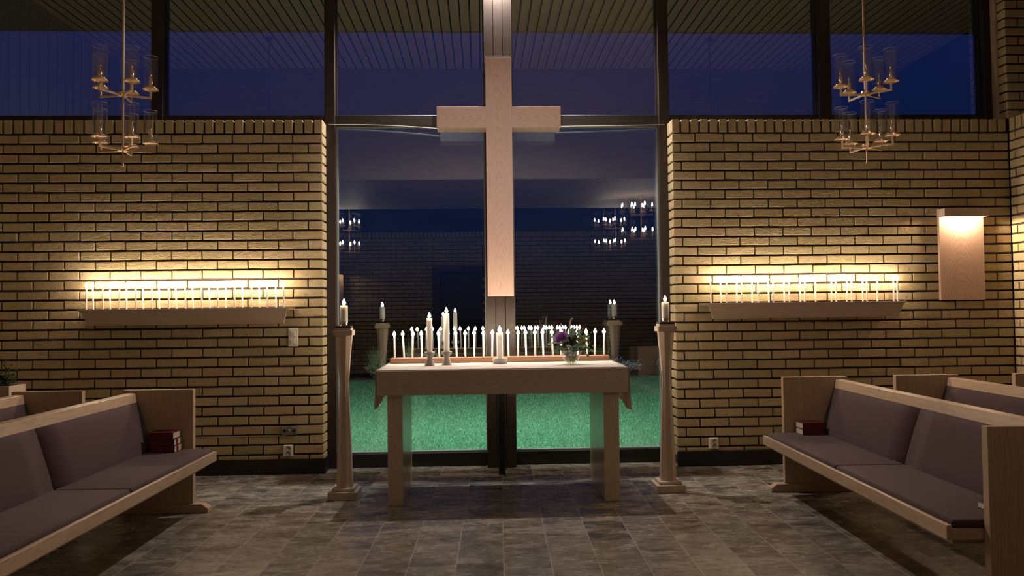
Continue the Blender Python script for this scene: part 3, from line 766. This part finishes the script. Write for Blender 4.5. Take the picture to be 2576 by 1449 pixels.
def holder(x, y, label, clabel, rtop, hc):
    bm = BM(); lathe(bm, [(.036, 0), (.0375, .003), (.033, .022), (.026, .048), (.020, .062), (.021, .067), (.030, .076), (.038, .086), (.040, .098), (.0385, .103), (.034, .103), (.0225, .098)], n=32)
    o = obj('candlestick', bm, M_ceram, None, 'auto'); o.location = (x, y, .9485); tag(o, label, 'candlestick', 'turned candlesticks on the altar table')
    c = make_candle('pillar_candle', rtop, hc, .0125, .043, clabel, n=24); c.location = (x, y, .9485+.0985)
holder(.955, -.80, 'turned stoneware candlestick on the altar table, the left and nearer one', 'tall white lit candle in the left stoneware candlestick', .0205, .257)
holder(1.0795, -.74, 'turned stoneware candlestick on the altar table, the right one with the taller candle', 'tallest white lit candle in the right stoneware candlestick', .0215, .293)
bm = BM(); lathe(bm, [(.042, 0), (.052, .004), (.0575, .020), (.059, .036), (.0555, .043), (.050, .042), (.046, .030), (.028, .026)], n=36)
o = obj('candle_bowl', bm, M_ceramW, None, 'auto'); o.location = (1.484, -.68, .9485); tag(o, 'small round pale stoneware bowl holding a thick candle at the table centre', 'candle holder')
c = make_candle('pillar_candle', .0245, .212, .015, .050, 'thick white lit candle in the pale bowl at the centre of the table', n=24); c.location = (1.484, -.68, .975)

# vase and bouquet
VX, VY, VZ = 2.016, -.83, .9485
t = thing('glass_vase', 'small ribbed clear glass bowl vase on the right of the altar table', 'vase', (VX, VY, VZ))
prof = [(.030, 0), (.034, .002), (.046, .018), (.060, .045), (.070, .072), (.075, .095), (.0765, .112)]
bm = BM(); n = 40; rings = []
for r, z in prof: rings.append([bm.verts.new(((r*(1+.035*math.cos(10*2*PI*i/n)))*math.cos(2*PI*i/n), (r*(1+.035*math.cos(10*2*PI*i/n)))*math.sin(2*PI*i/n), z)) for i in range(n)])
for a, b in zip(rings, rings[1:]):
    for i in range(n): bm.faces.new((a[i], a[(i+1) % n], b[(i+1) % n], b[i]))
bm.faces.new(list(reversed(rings[0]))); obj('bowl', bm, M_vase, t, True)
bm = BM(); lathe(bm, [(.0745, .112), (.0785, .1125), (.0785, .1145), (.0745, .115)], n=40, cap0=False, cap1=False); obj('rim', bm, M_vase, t, True)
bm = BM(); lathe(bm, [(.026, .003), (.040, .018), (.054, .045), (.062, .066)], n=28); obj('water', bm, M_water, t, True)

rb = random.Random(5)
t = thing('flower_bouquet', 'bouquet with one purple bloom, eucalyptus leaves and pink plumes in the glass vase', 'flowers', (VX, VY, VZ))
def leaf(bm, c, d, L, w, up=Vector((0, 0, 1))):
    d = d.normalized(); s = d.cross(up).normalized() if abs(d.dot(up)) < .95 else Vector((1, 0, 0)); nrm = s.cross(d)
    pts = [c, c+d*L*.35+s*w*.9+nrm*w*.15, c+d*L*.72+s*w*.75+nrm*w*.12, c+d*L, c+d*L*.72-s*w*.75+nrm*w*.12, c+d*L*.35-s*w*.9+nrm*w*.15]
    mid1 = c+d*L*.35; mid2 = c+d*L*.72
    v = [bm.verts.new(p) for p in pts]; a = bm.verts.new(mid1); b = bm.verts.new(mid2)
    for q in ((v[0], a, v[1]), (v[1], a, b, v[2]), (v[2], b, v[3]), (v[0], v[5], a), (v[5], v[4], b, a), (v[4], v[3], b)): bm.faces.new(q)
# purple chrysanthemum: many narrow petals on a dome turned to the left and front
bm = BM(); fc = Vector((-.074, -.050, .190)); ax = Vector((-.42, -.55, .72)).normalized()
bmesh.ops.create_icosphere(bm, subdivisions=2, radius=.024, matrix=Matrix.Translation(fc + ax*.010))
s1 = ax.cross(Vector((0, 0, 1))).normalized(); s2 = s1.cross(ax)
for lay, (npet, r_in, L_, tmax) in enumerate(((280, .022, .041, 1.75), (170, .029, .029, 1.1), (100, .034, .018, .7))):
    for i in range(npet):
        a = i*2.399963; q = math.sqrt((i+.5)/npet); th = q*tmax
        rd = (s1*math.cos(a)+s2*math.sin(a)); d = ax*math.cos(th) + rd*math.sin(th)
        tip = (d + ax*.55*math.sin(th) + Vector((rb.uniform(-.25, .25), rb.uniform(-.25, .25), rb.uniform(-.2, .2)))).normalized()
        leaf(bm, fc + d*r_in, tip, L_*rb.uniform(.8, 1.15), .0042, d)
o = obj('purple_bloom', bm, M_purple, t); o['label'] = 'shaggy purple chrysanthemum bloom'
bm = BM()
for i in range(260):
    c = Vector((.015+rb.gauss(0, .042), rb.gauss(-.02, .03), .165+rb.gauss(0, .032)))
    leaf(bm, c, Vector((rb.uniform(-1, 1), rb.uniform(-1, .4), rb.uniform(-.5, 1))), rb.uniform(.014, .030), .0065)
o = obj('dark_blossoms', bm, M_brack, t); o['label'] = 'dark brown blossom cluster'
bm = BM()
for i in range(120):
    c = Vector((.085+rb.gauss(0, .028), rb.gauss(-.02, .025), .175+rb.gauss(0, .032)))
    bmesh.ops.create_icosphere(bm, subdivisions=1, radius=rb.uniform(.0035, .0062), matrix=Matrix.Translation(c))
obj('berry_sprays', bm, M_berry, t, True)
bm = BM()
spr = [((-.02, -.02, .13), (-.165, -.05, .150)), ((-.02, -.01, .14), (-.145, -.02, .205)), ((-.03, -.03, .12), (-.115, -.07, .095)), ((.03, -.03, .13), (.10, -.07, .075)), ((.04, -.02, .13), (.135, -.05, .10)),
       ((.0, -.05, .12), (.01, -.10, .115)), ((.02, 0, .15), (.0, -.02, .245)), ((.05, 0, .15), (.12, 0, .20)), ((0, -.04, .12), (.06, -.095, .125)), ((-.02, -.03, .12), (-.06, -.09, .115)), ((.03, 0, .15), (.055, -.02, .235))]
for a, b in spr:
    a, b = Vector(a), Vector(b); m = (a+b)/2 + Vector((0, 0, .02)); tube(bm, [a, m, b], .0014, 5)
    for k in range(7):
        q = .25+.75*k/6; p = a.lerp(m, min(1, q*2)) if q < .5 else m.lerp(b, (q-.5)*2)
        d = (b-a).normalized(); s = d.cross(Vector((0, 0, 1))).normalized()*(1 if k % 2 else -1)
        leaf(bm, p, d*.6 + s*.9 + Vector((0, 0, rb.uniform(-.3, .5))), rb.uniform(.034, .048), rb.uniform(.012, .017), Vector((rb.uniform(-.4, .4), -1, .7)).normalized())
obj('eucalyptus_sprigs', bm, M_leaf, t)
bm = BM()
for i in range(170):
    a = rb.uniform(0, 2*PI); q = rb.random(); c = Vector((math.cos(a)*.06*q, math.sin(a)*.05*q, .108+.085*rb.random()))
    leaf(bm, c, Vector((math.cos(a), math.sin(a), rb.uniform(-.2, .8))), rb.uniform(.03, .05), rb.uniform(.007, .012))
for i in range(110):
    c = Vector((rb.uniform(-.036, .036), rb.uniform(-.036, .036), rb.uniform(.048, .105))); leaf(bm, c, Vector((rb.uniform(-1, 1), rb.uniform(-1, 1), rb.uniform(-.3, 1))), .024, .009)
obj('dark_foliage', bm, M_leafd, t)
bm = BM()
for i in range(8): 
    a = 2*PI*i/8+.3; tube(bm, [(math.cos(a)*.022, math.sin(a)*.02, .010), (math.cos(a+1)*.02, math.sin(a+1)*.02, .12)], .0019, 5)
obj('stems', bm, M_berry, t)
def plume(pts, n, sp):
    bm = BM(); tube(bm, pts, .0012, 5); P_ = [Vector(p) for p in pts]
    for i in range(n):
        q = .45 + .55*i/n; k = q*(len(P_)-1); j = min(int(k), len(P_)-2); p = P_[j].lerp(P_[j+1], k-j); d = (P_[j+1]-P_[j]).normalized()
        s = Vector((rb.uniform(-1, 1), rb.uniform(-1, 1), rb.uniform(-.2, .6))).normalized()
        e = p + d*.010 + s*sp*(1.1-q*.5); w = Vector((.0006, .0006, 0)); bm.faces.new([bm.verts.new(p-w), bm.verts.new(p+w), bm.verts.new(e)])
    return bm
obj('grass_plume', plume([(.0, 0, .12), (-.015, 0, .22), (-.008, 0, .28), (.0, 0, .325), (.008, -.004, .338)], 260, .014), M_plume, t)
obj('grass_plume', plume([(.0, 0, .12), (-.03, 0, .20), (-.055, 0, .245), (-.068, 0, .285), (-.072, 0, .300)], 180, .009), M_plume, t)
bm = BM()
for i in range(26):
    c = Vector((.085+rb.gauss(0, .012), .0+rb.gauss(0, .01), .262+rb.gauss(0, .014))); leaf(bm, c, Vector((rb.uniform(-1, 1), rb.uniform(-.5, .5), rb.uniform(-.2, 1))), .018, .004)
tube(bm, [(.03, 0, .12), (.07, 0, .22), (.085, 0, .262)], .0013, 5); o = obj('burgundy_sprig', bm, M_burg, t); o['label'] = 'dark red leafy sprig'

# ------------------------------------------------------------------ pews
def pew(label, x0, y0, s, rot, near=True):
    """local x runs forward from the end panels' front edge (times s), local y from the far end toward the camera is negative"""
    t = thing('pew', label, 'pew', (x0, y0, 0), rot, 'upholstered pews in front of the brick walls')
    L = 2.455
    def bx(bm, a, b, *r, **k): box(bm, s*a, s*b, *r, **k)
    for ya, yb in ((-.042, 0), (-L, -L+.042)):
        bm = BM(); bx(bm, -.475, 0, ya, yb, .058, .840, .0025, seg=2)
        e = obj('end_panel', bm, M_pewZ, t)
        bm = BM(); poly = [(s*-.515, 0), (s*.105, 0), (s*.105, .030), (s*.062, .060), (s*-.475, .060), (s*-.515, .035)]
        prism(bm, poly, ya-.012, yb+.012, 'Y', bev=.002); obj('foot', bm, M_pewX, e)
    bm = BM(); bx(bm, -.43, .135, -L+.045, -.045, .352, .400, .001); bx(bm, -.30, .105, -L+.10, -.10, .318, .352, .001); obj('seat_board', bm, M_pewY, t)
    bm = BM(); bx(bm, .136, .160, -L+.044, -.044, .352, .416, .0022, seg=2); obj('front_rail', bm, M_pewY, t)
    ym = -L/2 - .005
    for ya, yb in ((-L+.05, ym-.002), (ym+.002, -.047)):
        bm = BM(); bx(bm, -.285, .132, ya, yb, .400, .436, .013, seg=3); obj('seat_cushion', bm, M_cush, t, True)
        bm = BM()
        # back cushion, leaning
        ang = math.atan2(.105, .335)
        for (dx, bulge) in ((0, 0),):
            nzz, nyy = 8, 6
            def pt(i, j, side):
                v_ = i/nzz; w_ = j/nyy
                e_ = min(1, min(v_, 1-v_)*6)**.5*min(1, min(w_, 1-w_)*9)**.5
                zc = .405 + v_*.355; xc = -.270 - .108*v_**1.15
                out = .006 + .014*e_ if side == 0 else -.034
                ins = (1-min(1, min(w_, 1-w_)*9))*.003
                return (s*(xc + out), ya + (yb-ya)*w_ + (ins if w_ < .5 else -ins), zc)
            F = [[bm.verts.new(pt(i, j, 0)) for j in range(nyy+1)] for i in range(nzz+1)]
            Bk = [[bm.verts.new(pt(i, j, 1)) for j in range(nyy+1)] for i in range(nzz+1)]
            for i in range(nzz):
                for j in range(nyy):
                    bm.faces.new((F[i][j], F[i][j+1], F[i+1][j+1], F[i+1][j])); bm.faces.new((Bk[i][j], Bk[i+1][j], Bk[i+1][j+1], Bk[i][j+1]))
            for i in range(nzz):
                bm.faces.new((F[i][0], F[i+1][0], Bk[i+1][0], Bk[i][0])); bm.faces.new((F[i][nyy], Bk[i][nyy], Bk[i+1][nyy], F[i+1][nyy]))
            for j in range(nyy):
                bm.faces.new((F[0][j], Bk[0][j], Bk[0][j+1], F[0][j+1])); bm.faces.new((F[nzz][j], F[nzz][j+1], Bk[nzz][j+1], Bk[nzz][j]))
        bmesh.ops.recalc_face_normals(bm, faces=bm.faces)
        obj('back_cushion', bm, M_cush, t, True)
    bm = BM(); prism(bm, [(s*-.306, .38), (s*-.318, .38), (s*-.432, .76), (s*-.415, .76)], -L+.042, -.042, 'Y'); obj('back_board', bm, M_pewY, t)
    bm = BM(); prism(bm, [(s*-.372, .758), (s*-.432, .758), (s*-.440, .822), (s*-.388, .818)], -L+.042, -.042, 'Y', bev=.002); obj('top_rail', bm, M_pewY, t)
    return t
pew('front pew on the left, purple-brown cushions, three red books at its far end', -.635, -1.178, 1, rad(-.8))
pew('second pew on the left, behind the front one, beside the planter box', -1.385, -1.17, 1, rad(-.8))
pew('front pew on the right, purple-brown cushions, two red books at its far end', 3.565, -.948, -1, rad(-1.9))
pew('second pew on the right, directly behind the front one', 4.425, -.93, -1, rad(-.9))
pew('third and rearmost pew on the right, close to the side wall', 5.34, -.93, -1, rad(-.6))

# books
def book(x, y, z, sx, sy, h, rot, label, group, page_side, ribbon=False):
    t = thing('hymn_book', label, 'book', (x, y, z), rot, group)
    c = .0025; hx, hy = sx/2, sy/2
    bm = BM()
    box(bm, -hx, hx, -hy, hy, 0, c, .0008); box(bm, -hx, hx, -hy, hy, h-c, h, .0008); box(bm, -hx, hx, -hy, -hy+c, c, h-c)
    obj('cover', bm, M_red, t)
    bm = BM(); box(bm, -hx+.003, hx-.003, -hy+c, hy-.003, c, h-c); obj('page_block', bm, M_pages, t)
    if ribbon:
        bm = BM(); xe = hx*page_side
        for k_, off in enumerate((-.02, -.008)):
            box(bm, xe-.001*page_side, xe+.003*page_side, off-.003, off+.003, .004, h-.004)
        obj('ribbon', bm, M_ribbon, t)
for k, (dr, rbn, lb) in enumerate(((0, True, 'bottom'), (.02, True, 'middle'), (-.015, False, 'top'))):
    book(-.785 + k*-.004, -1.30, .4365+.0445*k, .165, .125, .044, dr-.03, 'thick dark red book on the front left pew, %s of the stack of three' % lb, 'red books on the pews', 1, rbn)
for k, lb in enumerate(('lower', 'upper')):
    book(3.722, -1.075, .4365+.0435*k, .165, .125, .043, .02+.02*k, 'thick dark red book on the front right pew, %s of the stack of two' % lb, 'red books on the pews', -1)
book(3.645, -3.22, .4380, .115, .125, .030, -.05, 'red book on the front right pew, mostly hidden by the near end panel', 'red books on the pews', -1)

# planter at the left
t = thing('planter_box', 'tall pale wooden planter box with greenery by the left brick wall', 'planter', (0, 0, 0))
bm = BM(); X0, X1, Y0, Y1, Z1 = -2.16, -1.915, -1.14, -.94, .872
box(bm, X0, X1, Y0, Y0+.016, 0, Z1, .001); box(bm, X0, X1, Y1-.016, Y1, 0, Z1, .001); box(bm, X0, X0+.016, Y0+.016, Y1-.016, 0, Z1, .001); box(bm, X1-.016, X1, Y0+.016, Y1-.016, 0, Z1, .001); box(bm, X0+.016, X1-.016, Y0+.016, Y1-.016, .70, .80)
obj('box', bm, M_oakZ, t)
t = thing('potted_greenery', 'dark green leafy plant with thin stems growing in the wooden planter box', 'plant', (-2.035, -1.04, .80))
bm = BM()
for i in range(230):
    a = rb.uniform(0, 2*PI); q = rb.random(); c = Vector((math.cos(a)*.09*q, math.sin(a)*.07*q, .04+.13*rb.random()*(1-.4*q)))
    leaf(bm, c, Vector((math.cos(a), math.sin(a), rb.uniform(-.1, .9))), rb.uniform(.03, .055), rb.uniform(.008, .014))
obj('foliage', bm, M_leafd, t)
bm = BM()
for a, b in (((.03, 0, .05), (.07, 0, .21)), ((.02, 0, .05), (.035, 0, .24)), ((.04, 0, .05), (.10, .01, .185)), ((-.02, 0, .05), (-.03, 0, .24))):
    tube(bm, [a, tuple((p+q)/2+.004 for p, q in zip(a, b)), b], .0013, 5)
    for k in range(4):
        p = Vector(a).lerp(Vector(b), .65+.12*k); bmesh.ops.create_icosphere(bm, subdivisions=1, radius=.007, matrix=Matrix.Translation(p + Vector((rb.uniform(-.012, .012), 0, rb.uniform(-.01, .01)))))
obj('berry_stems', bm, M_leafd, t)

# ------------------------------------------------------------------ chandeliers
def chandelier(label, x, y, zh, rot, lit, top=ZC, group='brass chandeliers hanging over the pews'):
    """zh: height of the upper hub"""
    t = thing('chandelier', label, 'chandelier', (x, y, 0), 0, group)
    bm = BM(); tube(bm, [(0, 0, zh+.03), (0, 0, top-.03)], .0078, 12); lathe(bm, [(.045, top-.03), (.045, top-.002)], n=20)
    tube(bm, [(0, 0, zh-.36), (0, 0, zh+.03)], .0062, 10); lathe(bm, [(.0072, zh-.475), (.0072, zh-.47), (.0045, zh-.465), (.006, zh-.36)], n=12)
    obj('rod', bm, M_rod, t, 'auto')
    for zt in (zh, zh-.362):
        bm = BM(); lathe(bm, [(.008, zt-.014), (.030, zt-.013), (.032, zt), (.030, zt+.012), (.010, zt+.016)], n=24); obj('hub', bm, M_brass, t, 'auto')
    P_ = {}
    n0 = 0
    for tier, zt in enumerate((zh, zh-.362)):
        for k in range(5):
            a = rot + 2*PI*k/5
            if not P_:
                bm = BM(); w = .0058
                box(bm, .024, .169, -w, w, -w-.006, w-.006, .0008); box(bm, .169-2*w, .169, -w, w, w-.006, .048, .0008); P_['arm'] = obj('arm', bm, M_brass, t)
                bm = BM(); lathe(bm, [(.0105, .0545), (.0445, .0545), (.0455, .0490), (.0485, .0490), (.0485, .0545), (.046, .0565), (.036, .0565), (.0355, .066), (.033, .066), (.0325, .0565), (.0105, .0565)], .163, 0, n=28); P_['cup'] = obj('drip_cup', bm, M_brass, P_['arm'], 'auto')
                bm = BM(); lathe(bm, [(.0122, .056), (.0122, .120), (.008, .1205)], .163, 0, n=16); P_['sl'] = obj('candle_sleeve', bm, M_brass, P_['arm'], True)
                bm = BM(); lathe(bm, [(.0065, .120), (.0085, .126), (.0115, .138), (.0112, .150), (.0075, .164), (.0025, .175)], .163, 0, n=14); P_['bulb'] = obj('bulb', bm, M_bulb_on if lit else M_bulb_off, P_['arm'], True)
                bm = BM(); lathe(bm, [(.004, .121), (.004, .134), (.0058, .137), (.0058, .149), (.001, .153)], .163, 0, n=8)
                if not lit: obj('filament', bm, M_brass, P_['arm'], True)
                else: bm.free()
                bm = BM(); lathe(bm, [(.0425, .0545), (.0425, .268)], .163, 0, n=36, cap0=False, cap1=False); P_['sh'] = obj('glass_shade', bm, M_shade, P_['arm'], True)
                bm = BM(); lathe(bm, [(.0418, .2675), (.0432, .2675), (.0432, .269), (.0418, .269), (.0418, .2675)], .163, 0, n=36, cap0=False, cap1=False); obj('shade_lip', bm, M_shadelip, P_['arm'], True)
                A = P_['arm']
            else: A = copy_tree(P_['arm'], t)
            A.location = (0, 0, zt); A.rotation_euler = (0, 0, a)
    return t
M_shadelip = plain('glass_rim', (.50, .50, .55), .2, 0, .8)
chandelier('two-tier brass chandelier with clear glass shades hanging over the left pews', -.985, -1.5, 2.80, rad(24.5), False)
chandelier('two-tier brass chandelier with clear glass shades hanging over the right pews', 3.974, -1.5, 2.805, rad(-42.3), False)
chandelier('lit two-tier brass chandelier hanging from the dropped timber ceiling at right', 3.70, -4.05, 2.735, rad(10), True, 3.02)
chandelier('lit two-tier brass chandelier hanging behind the timber box at right', 3.62, -5.75, 2.72, rad(30), True)
chandelier('lit two-tier brass chandelier hanging behind the timber box at left', -.83, -5.75, 2.72, rad(50), True)
